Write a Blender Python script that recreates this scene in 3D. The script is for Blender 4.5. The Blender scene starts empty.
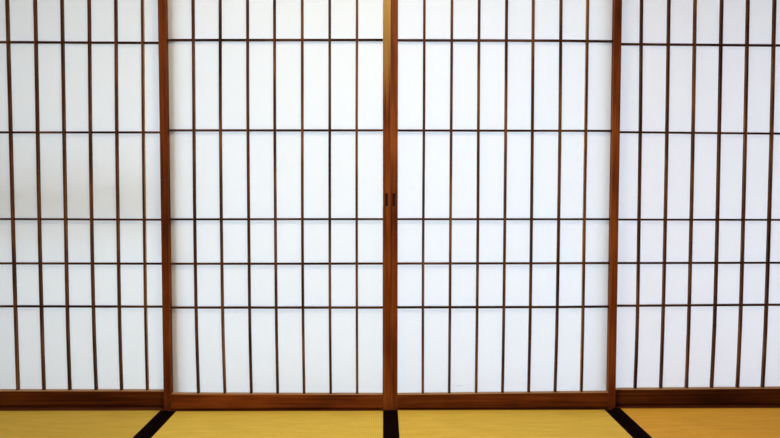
import bpy, bmesh, math, random
from mathutils import Vector, Matrix
random.seed(7)
C = bpy.context.scene.collection
S = bpy.context.scene

# ------------------------------------------------------------------ materials
def nodes(name):
    m = bpy.data.materials.new(name); m.use_nodes = True
    nt = m.node_tree; nt.nodes.clear()
    return m, nt, nt.nodes.new, nt.links.new

def ramp(N, stops):
    r = N('ShaderNodeValToRGB'); e = r.color_ramp.elements
    while len(e) < len(stops): e.new(0.5)
    for el, (p, c) in zip(e, stops): el.position = p; el.color = (*c, 1)
    return r

def wood(name, axis, dark, mid, light, rough=0.6, pale_top=None, seed=0.0, spec=0.14):
    """brown stained cedar; axis = grain direction (0 x, 2 z).
    worn = (z_start, z_end, colour): paler colour a stile blends to towards its top"""
    m, nt, N, L = nodes(name)
    out = N('ShaderNodeOutputMaterial'); b = N('ShaderNodeBsdfPrincipled')
    tc = N('ShaderNodeTexCoord'); mp = N('ShaderNodeMapping')
    sc = [170, 170, 170]; sc[axis] = 3.0
    mp.inputs['Scale'].default_value = sc; mp.inputs['Location'].default_value = (seed, seed*2, seed*3)
    L(tc.outputs['Object'], mp.inputs['Vector'])
    n = N('ShaderNodeTexNoise'); n.inputs['Scale'].default_value = 1.0; n.inputs['Detail'].default_value = 4
    L(mp.outputs[0], n.inputs['Vector'])
    mp2 = N('ShaderNodeMapping'); s2 = [9, 9, 9]; s2[axis] = 3.2
    mp2.inputs['Scale'].default_value = s2; mp2.inputs['Location'].default_value = (seed*5, seed, seed*2)
    L(tc.outputs['Object'], mp2.inputs['Vector'])
    n2 = N('ShaderNodeTexNoise'); n2.inputs['Scale'].default_value = 1.0; n2.inputs['Detail'].default_value = 3
    L(mp2.outputs[0], n2.inputs['Vector'])
    ad = N('ShaderNodeMath'); ad.operation = 'MULTIPLY_ADD'; ad.inputs[1].default_value = 0.45
    mu = N('ShaderNodeMath'); mu.operation = 'MULTIPLY'; mu.inputs[1].default_value = 0.55
    L(n2.outputs['Fac'], mu.inputs[0]); L(n.outputs['Fac'], ad.inputs[0]); L(mu.outputs[0], ad.inputs[2])
    r = ramp(N, [(0.36, dark), (0.5, mid), (0.66, light)])
    L(ad.outputs[0], r.inputs['Fac'])
    col = r.outputs['Color']
    if pale_top:
        z0, z1, wc = pale_top
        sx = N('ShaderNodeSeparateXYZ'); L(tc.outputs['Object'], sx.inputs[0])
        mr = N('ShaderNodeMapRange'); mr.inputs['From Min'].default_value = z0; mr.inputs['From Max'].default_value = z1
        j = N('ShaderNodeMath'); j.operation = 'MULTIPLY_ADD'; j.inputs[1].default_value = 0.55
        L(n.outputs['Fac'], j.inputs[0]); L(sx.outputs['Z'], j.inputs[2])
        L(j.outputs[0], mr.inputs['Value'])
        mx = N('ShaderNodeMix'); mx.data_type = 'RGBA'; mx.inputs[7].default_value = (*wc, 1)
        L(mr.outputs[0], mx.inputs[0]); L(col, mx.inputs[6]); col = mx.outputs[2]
    L(col, b.inputs['Base Color'])
    b.inputs['Roughness'].default_value = rough
    b.inputs['Specular IOR Level'].default_value = spec
    bp = N('ShaderNodeBump'); bp.inputs['Strength'].default_value = 0.15; bp.inputs['Distance'].default_value = 0.0006
    L(n.outputs['Fac'], bp.inputs['Height']); L(bp.outputs[0], b.inputs['Normal'])
    L(b.outputs[0], out.inputs[0])
    return m

def plain(name, col, rough=0.9, noise=0.0, scale=8, spec=0.2):
    m, nt, N, L = nodes(name)
    out = N('ShaderNodeOutputMaterial'); b = N('ShaderNodeBsdfPrincipled')
    tc = N('ShaderNodeTexCoord'); n = N('ShaderNodeTexNoise'); n.inputs['Scale'].default_value = scale
    n.inputs['Detail'].default_value = 5
    L(tc.outputs['Object'], n.inputs['Vector'])
    lo = tuple(c*(1-noise) for c in col); hi = tuple(min(1, c*(1+noise)) for c in col)
    r = ramp(N, [(0.3, lo), (0.7, hi)]); L(n.outputs['Fac'], r.inputs['Fac'])
    L(r.outputs[0], b.inputs['Base Color']); b.inputs['Roughness'].default_value = rough
    b.inputs['Specular IOR Level'].default_value = spec
    L(b.outputs[0], out.inputs[0])
    return m

def paper(name, col, trans, mark=None):
    """washi: part diffuse, part translucent, faint fibres; mark = (x, z) of a small pencil-grey scuff"""
    m, nt, N, L = nodes(name)
    out = N('ShaderNodeOutputMaterial')
    tc = N('ShaderNodeTexCoord')
    n = N('ShaderNodeTexNoise'); n.inputs['Scale'].default_value = 95; n.inputs['Detail'].default_value = 5
    n.inputs['Distortion'].default_value = 1.5
    L(tc.outputs['Object'], n.inputs['Vector'])
    r = ramp(N, [(0.3, tuple(c*0.985 for c in col)), (0.7, col)])
    L(n.outputs['Fac'], r.inputs['Fac']); c = r.outputs[0]
    if mark:
        mp = N('ShaderNodeMapping'); mp.inputs['Location'].default_value = (-mark[0], 0, -mark[1])
        mp.vector_type = 'POINT'
        L(tc.outputs['Object'], mp.inputs['Vector'])
        m2 = N('ShaderNodeMapping'); m2.inputs['Scale'].default_value = (1/0.022, 0, 1/0.0028)
        m2.inputs['Rotation'].default_value = (0, 0.05, 0)
        L(mp.outputs[0], m2.inputs['Vector'])
        ln = N('ShaderNodeVectorMath'); ln.operation = 'LENGTH'; L(m2.outputs[0], ln.inputs[0])
        nn = N('ShaderNodeTexNoise'); nn.inputs['Scale'].default_value = 240; L(tc.outputs['Object'], nn.inputs['Vector'])
        a = N('ShaderNodeMath'); a.operation = 'ADD'; L(ln.outputs['Value'], a.inputs[0]); L(nn.outputs['Fac'], a.inputs[1])
        mr = N('ShaderNodeMapRange'); mr.inputs['From Min'].default_value = 0.9; mr.inputs['From Max'].default_value = 1.6
        mr.inputs['To Min'].default_value = 0.35; mr.inputs['To Max'].default_value = 0.0
        L(a.outputs[0], mr.inputs['Value'])
        mx = N('ShaderNodeMix'); mx.data_type = 'RGBA'; mx.inputs[7].default_value = (0.45, 0.47, 0.5, 1)
        L(mr.outputs[0], mx.inputs[0]); L(c, mx.inputs[6]); c = mx.outputs[2]
    d = N('ShaderNodeBsdfDiffuse'); t = N('ShaderNodeBsdfTranslucent'); mix = N('ShaderNodeMixShader')
    mix.inputs[0].default_value = trans
    L(c, d.inputs[0]); L(c, t.inputs[0]); L(d.outputs[0], mix.inputs[1]); L(t.outputs[0], mix.inputs[2])
    L(mix.outputs[0], out.inputs[0])
    return m

def tatami(name, base, hi):
    m, nt, N, L = nodes(name)
    out = N('ShaderNodeOutputMaterial'); b = N('ShaderNodeBsdfPrincipled')
    tc = N('ShaderNodeTexCoord')
    # ribs between the warp cords run along the mat (y), rushes run across it (x)
    w = N('ShaderNodeTexWave'); w.wave_type = 'BANDS'; w.bands_direction = 'X'
    w.inputs['Scale'].default_value = 2*math.pi/20/0.0085; w.inputs['Distortion'].default_value = 0.6
    w.inputs['Detail'].default_value = 1.0
    L(tc.outputs['Object'], w.inputs['Vector'])
    w2 = N('ShaderNodeTexWave'); w2.wave_type = 'BANDS'; w2.bands_direction = 'Y'
    w2.inputs['Scale'].default_value = 2*math.pi/20/0.013; w2.inputs['Distortion'].default_value = 1.5
    L(tc.outputs['Object'], w2.inputs['Vector'])
    mp = N('ShaderNodeMapping'); mp.inputs['Scale'].default_value = (9, 75, 9)
    L(tc.outputs['Object'], mp.inputs['Vector'])
    n = N('ShaderNodeTexNoise'); n.inputs['Scale'].default_value = 1.0; n.inputs['Detail'].default_value = 5
    L(mp.outputs[0], n.inputs['Vector'])
    big = N('ShaderNodeTexNoise'); big.inputs['Scale'].default_value = 3.0; big.inputs['Detail'].default_value = 3
    L(tc.outputs['Object'], big.inputs['Vector'])
    def mad(a, k, add):
        q = N('ShaderNodeMath'); q.operation = 'MULTIPLY_ADD'; q.inputs[1].default_value = k
        L(a, q.inputs[0])
        if isinstance(add, float): q.inputs[2].default_value = add
        else: L(add, q.inputs[2])
        return q.outputs[0]
    f = mad(w.outputs['Fac'], 0.14, 0.03); f = mad(w2.outputs['Fac'], 0.10, f)
    f = mad(n.outputs['Fac'], 0.45, f); f = mad(big.outputs['Fac'], 0.25, f)
    r = ramp(N, [(0.28, base), (0.72, hi)]); L(f, r.inputs['Fac'])
    L(r.outputs[0], b.inputs['Base Color']); b.inputs['Roughness'].default_value = 0.75
    b.inputs['Specular IOR Level'].default_value = 0.15
    bp = N('ShaderNodeBump'); bp.inputs['Strength'].default_value = 0.35; bp.inputs['Distance'].default_value = 0.0012
    L(f, bp.inputs['Height']); L(bp.outputs[0], b.inputs['Normal'])
    L(b.outputs[0], out.inputs[0])
    return m

DK, MD, LT = (0.072, 0.016, 0.006), (0.170, 0.041, 0.010), (0.30, 0.090, 0.020)
def dim(c, k): return tuple(v*k for v in c)
M = {}
for k, sd, q, qs in (('a', 0.0, 0.62, 0.8), ('b', 3.7, 1.15, 0.9), ('c', 8.1, 0.85, 0.95), ('d', 12.9, 0.48, 0.7)):   # each screen's own stain: rail, stile
    M['stile_'+k] = wood('stained_cedar_upright_'+k, 2, dim(DK, qs), dim(MD, qs), dim(LT, qs), seed=sd)
    M['rail_'+k] = wood('stained_cedar_rail_'+k, 0, dim(DK, q), dim(MD, q), dim(LT, q), seed=sd+1)
    M['bar_v_'+k] = wood('lattice_wood_upright_'+k, 2, (0.03, 0.010, 0.004), (0.085, 0.029, 0.010), (0.25, 0.11, 0.04), seed=sd+2, spec=0.12)
    M['bar_h_'+k] = wood('lattice_wood_level_'+k, 0, (0.014, 0.006, 0.003), (0.045, 0.016, 0.008), (0.14, 0.06, 0.03), seed=sd+5, spec=0.12)
M['stile_pale_top'] = wood('pale_top_cedar_upright', 2, DK, MD, LT, seed=5.2, pale_top=(1.45, 1.92, (0.46, 0.31, 0.10)))  # this upright turns paler and yellower towards the top
M['painted_glow'] = wood('painted_glow_cedar', 0, (0.26, 0.14, 0.06), (0.38, 0.22, 0.10), (0.48, 0.29, 0.14), seed=9, spec=0.1)  # paler cedar, the paper's glow put into its colour
M['sill'] = wood('sill_wood', 0, (0.045, 0.012, 0.006), (0.10, 0.028, 0.011), (0.17, 0.05, 0.02), seed=20)
M['post'] = wood('post_wood', 2, DK, MD, LT, seed=22)
M['pull'] = plain('finger_pull_dark_wood', (0.035, 0.009, 0.005), 0.6, 0.3, 60)
M['paper_rl'] = paper('washi_left', (0.865, 0.89, 0.915), 0.64)
M['paper_nl'] = paper('washi_centre_left', (0.86, 0.89, 0.925), 0.64)
M['paper_nr'] = paper('washi_centre_right', (0.86, 0.89, 0.935), 0.64, mark=(-0.163, 0.087))
M['paper_rr'] = paper('washi_right', (0.84, 0.85, 0.885), 0.64)
M['t0'] = tatami('rush_far_left', (0.50, 0.35, 0.045), (0.72, 0.53, 0.09))
M['t1'] = tatami('rush_left', (0.60, 0.43, 0.055), (0.86, 0.65, 0.12))
M['t2'] = tatami('rush_right', (0.60, 0.41, 0.05), (0.86, 0.63, 0.11))
M['t3'] = tatami('rush_far_right', (0.60, 0.32, 0.030), (0.86, 0.48, 0.055))
M['heri'] = plain('black_border_cloth', (0.007, 0.0035, 0.0035), 1.0, 0.4, 500, 0.0)
M['straw'] = plain('mat_core_straw', (0.5, 0.36, 0.12), 0.9, 0.15, 60)
M['plaster'] = plain('room_plaster', (0.62, 0.52, 0.36), 0.95, 0.04, 20)
M['boards'] = plain('ceiling_boards', (0.50, 0.34, 0.18), 0.8, 0.08, 6)
M['sub'] = plain('floor_boards', (0.50, 0.36, 0.15), 0.8, 0.08, 6)
M['outer_grey'] = plain('outer_plain_grey', (0.36, 0.36, 0.33), 0.95, 0.05, 10)
M['gravel'] = plain('pale_garden_gravel', (0.72, 0.72, 0.71), 0.95, 0.1, 40)
M['deck'] = plain('veranda_boards', (0.66, 0.63, 0.57), 0.8, 0.1, 8)

# ------------------------------------------------------------------ mesh helpers
def link(name, bm, mat, parent=None, bevel=0.0):
    bmesh.ops.recalc_face_normals(bm, faces=bm.faces[:])
    me = bpy.data.meshes.new(name); bm.to_mesh(me); bm.free()
    me.materials.append(mat)
    o = bpy.data.objects.new(name, me); C.objects.link(o)
    if parent: o.parent = parent
    if bevel:
        md = o.modifiers.new('bevel', 'BEVEL'); md.width = bevel; md.segments = 2; md.limit_method = 'ANGLE'
    return o

def box(x0, x1, y0, y1, z0, z1, bm=None):
    bm = bm or bmesh.new()
    vs = [bm.verts.new(p) for p in ((x0,y0,z0),(x1,y0,z0),(x1,y1,z0),(x0,y1,z0),(x0,y0,z1),(x1,y0,z1),(x1,y1,z1),(x0,y1,z1))]
    for f in ((0,3,2,1),(4,5,6,7),(0,1,5,4),(1,2,6,5),(2,3,7,6),(3,0,4,7)): bm.faces.new([vs[i] for i in f])
    return bm

def sweep(pts, w, y0, y1, vertical):
    """rectangular bar following pts = [(x, z)...] in the plane of the panel"""
    bm = bmesh.new(); rings = []
    for x, z in pts:
        if vertical: c = ((x-w/2,y0,z),(x+w/2,y0,z),(x+w/2,y1,z),(x-w/2,y1,z))
        else: c = ((x,y0,z-w/2),(x,y1,z-w/2),(x,y1,z+w/2),(x,y0,z+w/2))
        rings.append([bm.verts.new(p) for p in c])
    for a, b in zip(rings, rings[1:]):
        for i in range(4): bm.faces.new((a[i], a[(i+1)%4], b[(i+1)%4], b[i]))
    bm.faces.new(rings[0]); bm.faces.new(rings[-1][::-1])
    return bm

def lerp_tab(tab, t):
    if t <= tab[0][0]: return tab[0][1]
    for (a, u), (b, v) in zip(tab, tab[1:]):
        if t <= b: 
            k = (t-a)/(b-a); return u+(v-u)*k
    return tab[-1][1]

def thing(name, label, cat, loc, group=None):
    o = bpy.data.objects.new(name, None); C.objects.link(o); o.location = loc
    o.empty_display_size = 0.1
    o['label'] = label; o['category'] = cat
    if group: o['group'] = group
    return o

def structure(o): o['kind'] = 'structure'; return o

# ------------------------------------------------------------------ sliding paper screens
TOP = 1.864            # top of every screen
ZR = [1.486, 1.128, 0.772, 0.592, 0.4145]      # level lattice bars
ZL = [0.03, 0.29, 0.75, 1.2, 1.65, 1.82]       # heights where the slight bow of the old slats is given

def pulled_stile(name, x0, x1, y0, y1, z0, z1, px0, px1, pz0, pz1, depth, mat, parent):
    """upright with a pocket sunk in its front face for the finger pull"""
    bm = bmesh.new()
    X = [x0, px0, px1, x1]; Z = [z0, pz0, pz1, z1]
    g = [[bm.verts.new((x, y0, z)) for x in X] for z in Z]
    for r in range(3):
        for c in range(3):
            if r == 1 and c == 1: continue
            bm.faces.new((g[r][c], g[r][c+1], g[r+1][c+1], g[r+1][c]))
    p = [bm.verts.new((x, y0+depth, z)) for x, z in ((px0,pz0),(px1,pz0),(px1,pz1),(px0,pz1))]
    q = [g[1][1], g[1][2], g[2][2], g[2][1]]
    for i in range(4): bm.faces.new((q[i], q[(i+1)%4], p[(i+1)%4], p[i]))
    bm.faces.new(p)
    bk = [bm.verts.new((x, y1, z)) for x, z in ((x0,z0),(x1,z0),(x1,z1),(x0,z1))]
    bm.faces.new(bk)
    bm.faces.new([g[0][0], g[0][1], g[0][2], g[0][3], bk[1], bk[0]])
    bm.faces.new([g[3][0], g[3][1], g[3][2], g[3][3], bk[2], bk[3]])
    bm.faces.new([g[r][0] for r in range(4)] + [bk[3], bk[0]])
    bm.faces.new([g[r][3] for r in range(4)] + [bk[2], bk[1]])
    return link(name, bm, mat, parent)

def painted_glow(o, pick):
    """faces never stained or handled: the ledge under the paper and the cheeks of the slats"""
    o.data.materials.append(M['painted_glow'])
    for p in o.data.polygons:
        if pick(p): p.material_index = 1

def screen(label, xo, ls, rs, slats, levels, rail, k, pap, y, pull=None, pale_top=False):
    """xo: x of the thing's base; ls, rs: (outer, inner) x of left/right stile; slats: list of x tables over z;
    levels: list of [(x,z)..]; rail: (z at left, z at right) of the bottom rail's upper edge"""
    cx = xo
    t = thing('shoji_screen', label, 'sliding screen', (cx, y, 0), 'sliding paper screens across the end of the room')
    L_ = lambda pts: [(a-cx, b) for a, b in pts]
    YF, YB = (-0.012 if y == 0 else -0.0155), 0.016       # frame front/back, relative to the lattice face
    for side, (xa, xb) in (('l', ls), ('r', rs)):
        a, b = min(xa, xb)-cx, max(xa, xb)-cx
        mat = M['stile_'+k]
        if pull and pull[0] == side:
            if pale_top: mat = M['stile_pale_top']
            px0, px1 = pull[1]-cx, pull[2]-cx
            s = pulled_stile('stile', a, b, YF, YB, -0.0025, TOP, px0, px1, 0.824, 0.877, 0.009, mat, t)
            e = 0.0004
            bm = bmesh.new()      # dark lining: an open tray fitted in the pocket
            z0, z1 = 0.824+e, 0.877-e; p0, p1 = px0+e, px1-e; yb = YF+0.0086; w = 0.0010; yf = YF+0.0006
            box(p0, p1, yb-0.001, yb, z0, z1, bm)
            box(p0, p0+w, yf, yb-0.001, z0, z1, bm); box(p1-w, p1, yf, yb-0.001, z0, z1, bm)
            box(p0+w, p1-w, yf, yb-0.001, z0, z0+w, bm); box(p0+w, p1-w, yf, yb-0.001, z1-w, z1, bm)
            f = link('finger_pull', bm, M['pull'], s); f['label'] = 'dark recessed finger pull'
        else:
            link('stile', box(a, b, YF, YB, -0.0025, TOP), mat, t, bevel=0.0012)
    ia, ib = max(ls)-cx, min(rs)-cx
    zl, zr = rail
    # bottom rail: upper edge follows the slightly uneven planing
    bm = bmesh.new(); rings = []
    for x, z in ((ia, zl), ((ia+ib)/2, (zl+zr)/2), (ib, zr)):
        rings.append([bm.verts.new(p) for p in ((x, YF+.001, 0.0045), (x, YF+.009, 0.0045), (x, YF+.009, -0.0025), (x, YB-.003, -0.0025),
                                                (x, YB-.003, 0.0045), (x, YB-.001, 0.0045), (x, YB-.001, z+.0008), (x, YF+.001, z))])
    for p, q in zip(rings, rings[1:]):
        for i in range(8): bm.faces.new((p[i], p[(i+1)%8], q[(i+1)%8], q[i]))
    bm.faces.new(rings[0]); bm.faces.new(rings[-1][::-1])
    o = link('bottom_rail', bm, M['rail_'+k], t)
    painted_glow(o, lambda p: p.normal.z > 0.9 and p.center.z > 0.03)
    link('top_rail', box(ia, ib, YF+.001, YB-.001, 1.805, TOP), M['rail_'+k], t, bevel=0.0012)
    zb = min(zl, zr)
    for tab in slats:
        pts = []
        n = 14
        for i in range(n+1):
            z = zb + (1.806-zb)*i/n
            pts.append((lerp_tab(tab, z)-cx, z))
        # smooth the bow
        for _ in range(2):
            pts = [pts[0]] + [((pts[i-1][0]+2*pts[i][0]+pts[i+1][0])/4, pts[i][1]) for i in range(1, len(pts)-1)] + [pts[-1]]
        o = link('upright_slat', sweep(pts, 0.0095, 0.0, 0.0135, True), M['bar_v_'+k], t)
    painted_glow(o, lambda p: abs(p.normal.x) > 0.9)
    for tab in levels:
        pts = []
        n = 8
        for i in range(n+1):
            x = ia+(ib-ia)*i/n
            pts.append((x, lerp_tab(tab, x+cx) - (0.0008 if y == 0 else (0.0022 if tab[0][1] < 1.3 else 0.0003))))
        link('level_slat', sweep(pts, 0.0080, 0.0006, 0.0132, False), M['bar_h_'+k], t)
    link('paper_sheet', box(ia+.0003, ib-.0003, 0.0138, 0.0141, zb+.002, 1.8045), pap, t)
    return t

def tabs(rows, zs=(0.07, 0.29, 0.75, 1.2, 1.65)):
    out = []
    for r in rows: out.append([(z, x*1.0021) for z, x in zip(zs, r[::-1])])
    return out

S_RL = [[-1.6443, -1.6460, -1.6472, -1.6450, -1.6430], [-1.5405, -1.5395, -1.5397, -1.5374, -1.5353], [-1.4286, -1.4306, -1.4327, -1.4317, -1.4292],
        [-1.321, -1.3243, -1.3256, -1.3269, -1.323], [-1.2124, -1.218, -1.2205, -1.220, -1.2147],
        [-1.1057, -1.1116, -1.1133, -1.1145, -1.1104], [-0.999, -1.004, -1.006, -1.0069, -1.004]]
S_NL = [[-0.7844, -0.7868, -0.7892, -0.7876, -0.7819], [-0.677, -0.6817, -0.6823, -0.6809, -0.6748],
        [-0.5686, -0.5724, -0.5722, -0.572, -0.5676], [-0.4621, -0.4651, -0.4651, -0.4641, -0.4603],
        [-0.3524, -0.3546, -0.3569, -0.3561, -0.353], [-0.2437, -0.2451, -0.2465, -0.2469, -0.2445],
        [-0.1349, -0.1375, -0.1381, -0.1377, -0.1369]]
S_NR = [[0.132, 0.1324, 0.1302, 0.1301, 0.1307], [0.2421, 0.2413, 0.2405, 0.2396, 0.2386],
        [0.3504, 0.3504, 0.3514, 0.3503, 0.3487], [0.4597, 0.4605, 0.4603, 0.4591, 0.4567],
        [0.566, 0.5677, 0.5683, 0.5668, 0.5638], [0.6766, 0.6791, 0.6784, 0.6768, 0.672],
        [0.7831, 0.7833, 0.7820, 0.7822, 0.7793]]
S_RR = [[1.0152, 1.0201, 1.021, 1.0229, 1.0171], [1.1268, 1.1295, 1.1301, 1.1286, 1.1243],
        [1.2334, 1.2369, 1.2372, 1.2365, 1.2315], [1.3421, 1.3443, 1.3455, 1.3445, 1.3367],
        [1.4488, 1.4518, 1.4528, 1.4516, 1.4452], [1.5577, 1.5605, 1.5601, 1.5576, 1.5505],
        [1.6660, 1.6685, 1.6680, 1.6660, 1.6590]]
H_RL = [[(-1.75,1.4843),(-1.493,1.4841),(-1.172,1.4832),(-0.9,1.4832)], [(-1.5,1.1241),(-0.977,1.1251)],
        [(-1.51,0.772),(-0.983,0.7698)], [(-1.514,0.5905),(-0.986,0.5891)], [(-1.519,0.4137),(-0.988,0.4115)]]
H_NL = [[(-0.87,1.4852),(-0.798,1.4856),(-0.402,1.4871),(-0.044,1.4885)], [(-0.803,1.1284),(-0.404,1.1291),(-0.044,1.1298)],
        [(-0.807,0.7717),(-0.406,0.7727),(-0.044,0.7729)], [(-0.81,0.5922),(-0.407,0.5921),(-0.044,0.5928)],
        [(-0.812,0.414),(-0.408,0.4136),(-0.044,0.4133)]]
H_NR = [[(0.035,1.4878),(0.674,1.4881),(0.87,1.4861)], [(0.036,1.1295),(0.84,1.1294)], [(0.037,0.7729),(0.846,0.7728)],
        [(0.037,0.5928),(0.686,0.5938),(0.848,0.5946)], [(0.037,0.414),(0.688,0.4146),(0.851,0.4161)]]
H_RR = [[(0.951,1.484),(1.544,1.4811)], [(0.957,1.1295),(1.553,1.1248)], [(0.963,0.7711),(1.563,0.7701)],
        [(0.966,0.5911),(1.568,0.5922)], [(0.969,0.4134),(1.572,0.417)]]
YR = 0.042
screen('wood and white paper sliding screen at far left, set back, with a faint shadow band', -1.327,
       (-1.789, -1.759), (-0.866, -0.896), tabs(S_RL), H_RL, (0.0645, 0.062), 'a', M['paper_rl'], YR)
screen('sliding paper screen left of centre, its right stile paler near the top', -0.460,
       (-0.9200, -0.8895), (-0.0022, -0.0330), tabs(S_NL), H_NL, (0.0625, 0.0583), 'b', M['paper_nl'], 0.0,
       pull=('r', -0.0232, -0.0122), pale_top=True)
screen('sliding paper screen right of centre with a tiny grey scuff low on its paper', 0.443,
       (-0.0021, 0.0268), (0.9168, 0.8875), tabs(S_NR), H_NR, (0.0580, 0.0655), 'c', M['paper_nr'], 0.0,
       pull=('l', 0.0060, 0.0170))
screen('wood and white paper sliding screen at far right, set back behind its neighbour', 1.345,
       (0.882, 0.912), (1.805, 1.775), tabs(S_RR), H_RR, (0.0640, 0.0690), 'd', M['paper_rr'], YR)

# ------------------------------------------------------------------ sill and head track (grooved)
def grooved(name, zf, zg, zb, mat):
    """profile swept across the room; zf face height, zg groove floor, zb far side"""
    prof = [(-0.022, zb), (-0.022, zf), (-0.0135, zf), (-0.0135, zg), (0.0175, zg), (0.0175, zf), (0.0255, zf),
            (0.0255, zg), (0.0595, zg), (0.0595, zf), (0.110, zf), (0.110, zb)]
    bm = bmesh.new(); R = []
    for x in (-1.83, 1.83): R.append([bm.verts.new((x, y, z)) for y, z in prof])
    n = len(prof)
    for i in range(n): bm.faces.new((R[0][i], R[0][(i+1)%n], R[1][(i+1)%n], R[1][i]))
    bm.faces.new(R[0]); bm.faces.new(R[1][::-1])
    return structure(link(name, bm, mat))
grooved('trim_1', -0.0005, -0.0030, -0.055, M['sill'])
grooved('trim_2', 1.8600, 1.8645, 1.905, M['post'])
structure(link('trim_3', box(-1.83, -1.792, -0.020, 0.10, 0.0, 1.8595), M['post'], bevel=.002))
structure(link('trim_4', box(1.808, 1.83, -0.020, 0.10, 0.0, 1.8595), M['post'], bevel=.002))

# ------------------------------------------------------------------ tatami mats
def mat_(label, x0, x1, top, m, bl, br):
    y1 = -0.0225; y0 = y1-1.80
    cx = (x0+x1)/2
    t = thing('tatami_mat', label, 'mat', (cx, (y0+y1)/2, -0.055), 'tatami mats along the screens')
    h = top+0.055; a, b = x0-cx, x1-cx; d = 0.90
    link('rush_surface', box(a+.0012, b-.0012, -d, d, h-.003, h), m, t)
    link('straw_core', box(a+.0012, b-.0012, -d, d, 0.0, h-.003), M['straw'], t)
    for s, w in ((-1, bl), (1, br)):
        e = a if s < 0 else b
        xi = e - s*w                        # inner edge of the cloth on the mat's top
        bm = bmesh.new(); R = []
        prof = [(e, .012), (e, h+.0012), (xi, h+.0012), (xi, h), (e-s*.0011, h), (e-s*.0011, .012)]
        for yy in (-d, d): R.append([bm.verts.new((x, yy, z)) for x, z in prof])
        n = len(prof)
        for i in range(n): bm.faces.new((R[0][i], R[0][(i+1)%n], R[1][(i+1)%n], R[1][i]))
        bm.faces.new(R[0]); bm.faces.new(R[1][::-1])
        f = link('border_cloth', bm, M['heri'], t); f['label'] = 'black cloth border'
    return t
mat_('dull golden rush mat in the far left corner of the floor', -1.828, -0.8995, 0.000, M['t0'], .030, .030)
mat_('golden rush mat in front of the screen left of centre', -0.8985, -0.0015, -0.0035, M['t1'], .032, .030)
mat_('golden rush mat in front of the screen right of centre', -0.0010, 0.8995, -0.0015, M['t2'], .029, .031)
mat_('orange tinted rush mat in the far right corner of the floor', 0.9005, 1.828, 0.0035, M['t3'], .032, .030)

# ------------------------------------------------------------------ room shell
structure(link('floor', box(-1.95, 1.95, -3.75, 0.11, -0.12, -0.0555), M['sub']))
structure(link('ceiling', box(-1.95, 1.95, -3.75, 0.11, 2.42, 2.50), M['boards']))
structure(link('wall_left', box(-1.95, -1.8305, -3.75, 0.11, -0.055, 2.42), M['plaster']))
structure(link('wall_right', box(1.8305, 1.95, -3.75, 0.11, -0.055, 2.42), M['plaster']))
structure(link('wall_near', box(-1.83, 1.83, -3.75, -3.63, -0.055, 2.42), M['plaster']))
structure(link('wall_far', box(-1.83, 1.83, -0.01, 0.10, 1.9055, 2.42), M['plaster']))

# ------------------------------------------------------------------ outside, behind the paper
structure(link('trim_5', box(-2.6, 2.6, 0.111, 0.62, -0.16, -0.06), M['deck']))           # veranda deck
structure(link('trim_6', box(-3.2, 3.2, 0.111, 1.25, 2.25, 2.33), M['boards']))           # eave
structure(link('wall_added_left', box(-2.07, -1.96, 0.111, 1.30, -0.06, 2.25), M['outer_grey']))  # unseen side wall, added to dim the paper towards the left
structure(link('trim_7', box(-1.955, -0.905, 0.21, 0.26, 0.835, 0.920), M['outer_grey']))        # hand rail close behind the far left screen
structure(link('ground', box(-30, 30, 0.63, 50, -0.6, -0.5), M['gravel']))

# ------------------------------------------------------------------ light
w = bpy.data.worlds.new('sky'); S.world = w; w.use_nodes = True
bg = w.node_tree.nodes['Background']
bg.inputs[0].default_value = (0.82, 0.925, 1.03, 1); bg.inputs[1].default_value = 3.15

def area(name, loc, rot, sx, sy, power, col):
    l = bpy.data.lights.new(name, 'AREA'); l.shape = 'RECTANGLE'; l.size = sx; l.size_y = sy
    l.energy = power; l.color = col
    o = bpy.data.objects.new(name, l); C.objects.link(o); o.location = loc; o.rotation_euler = rot
    return o
area('ceiling_lamp', (-0.1, -1.25, 2.34), (0, 0, 0), 0.5, 0.5, 40, (1.0, 0.86, 0.63))

# ------------------------------------------------------------------ camera
f, cx, D, h, p, yw, rl = 645.654, -0.030693, 2.6, 0.886967, 0.04384, 0.010345, 0.000897
cd = bpy.data.cameras.new('camera'); cam = bpy.data.objects.new('camera', cd); C.objects.link(cam)
cd.sensor_width = 36; cd.lens = f*36/780; cd.clip_start = 0.02
fwd = Vector((math.sin(yw)*math.cos(p), math.cos(yw)*math.cos(p), -math.sin(p)))
rt = Vector((math.cos(yw), -math.sin(yw), 0)); up = rt.cross(fwd)
R = rt*math.cos(rl)+up*math.sin(rl); U = up*math.cos(rl)-rt*math.sin(rl)
mw = Matrix((R, U, -fwd)).transposed().to_4x4(); mw.translation = (cx, -D, h)
cam.matrix_world = mw
S.camera = cam
S.view_settings.view_transform = 'Standard'; S.view_settings.look = 'None'
S.view_settings.gamma = 1; S.view_settings.exposure = 0.0; S.view_settings.use_curve_mapping = False
S.cycles.max_bounces = 10; S.cycles.diffuse_bounces = 6
try:
    S.cycles.use_denoising = True; S.cycles.denoiser = 'OPENIMAGEDENOISE'
except Exception: pass
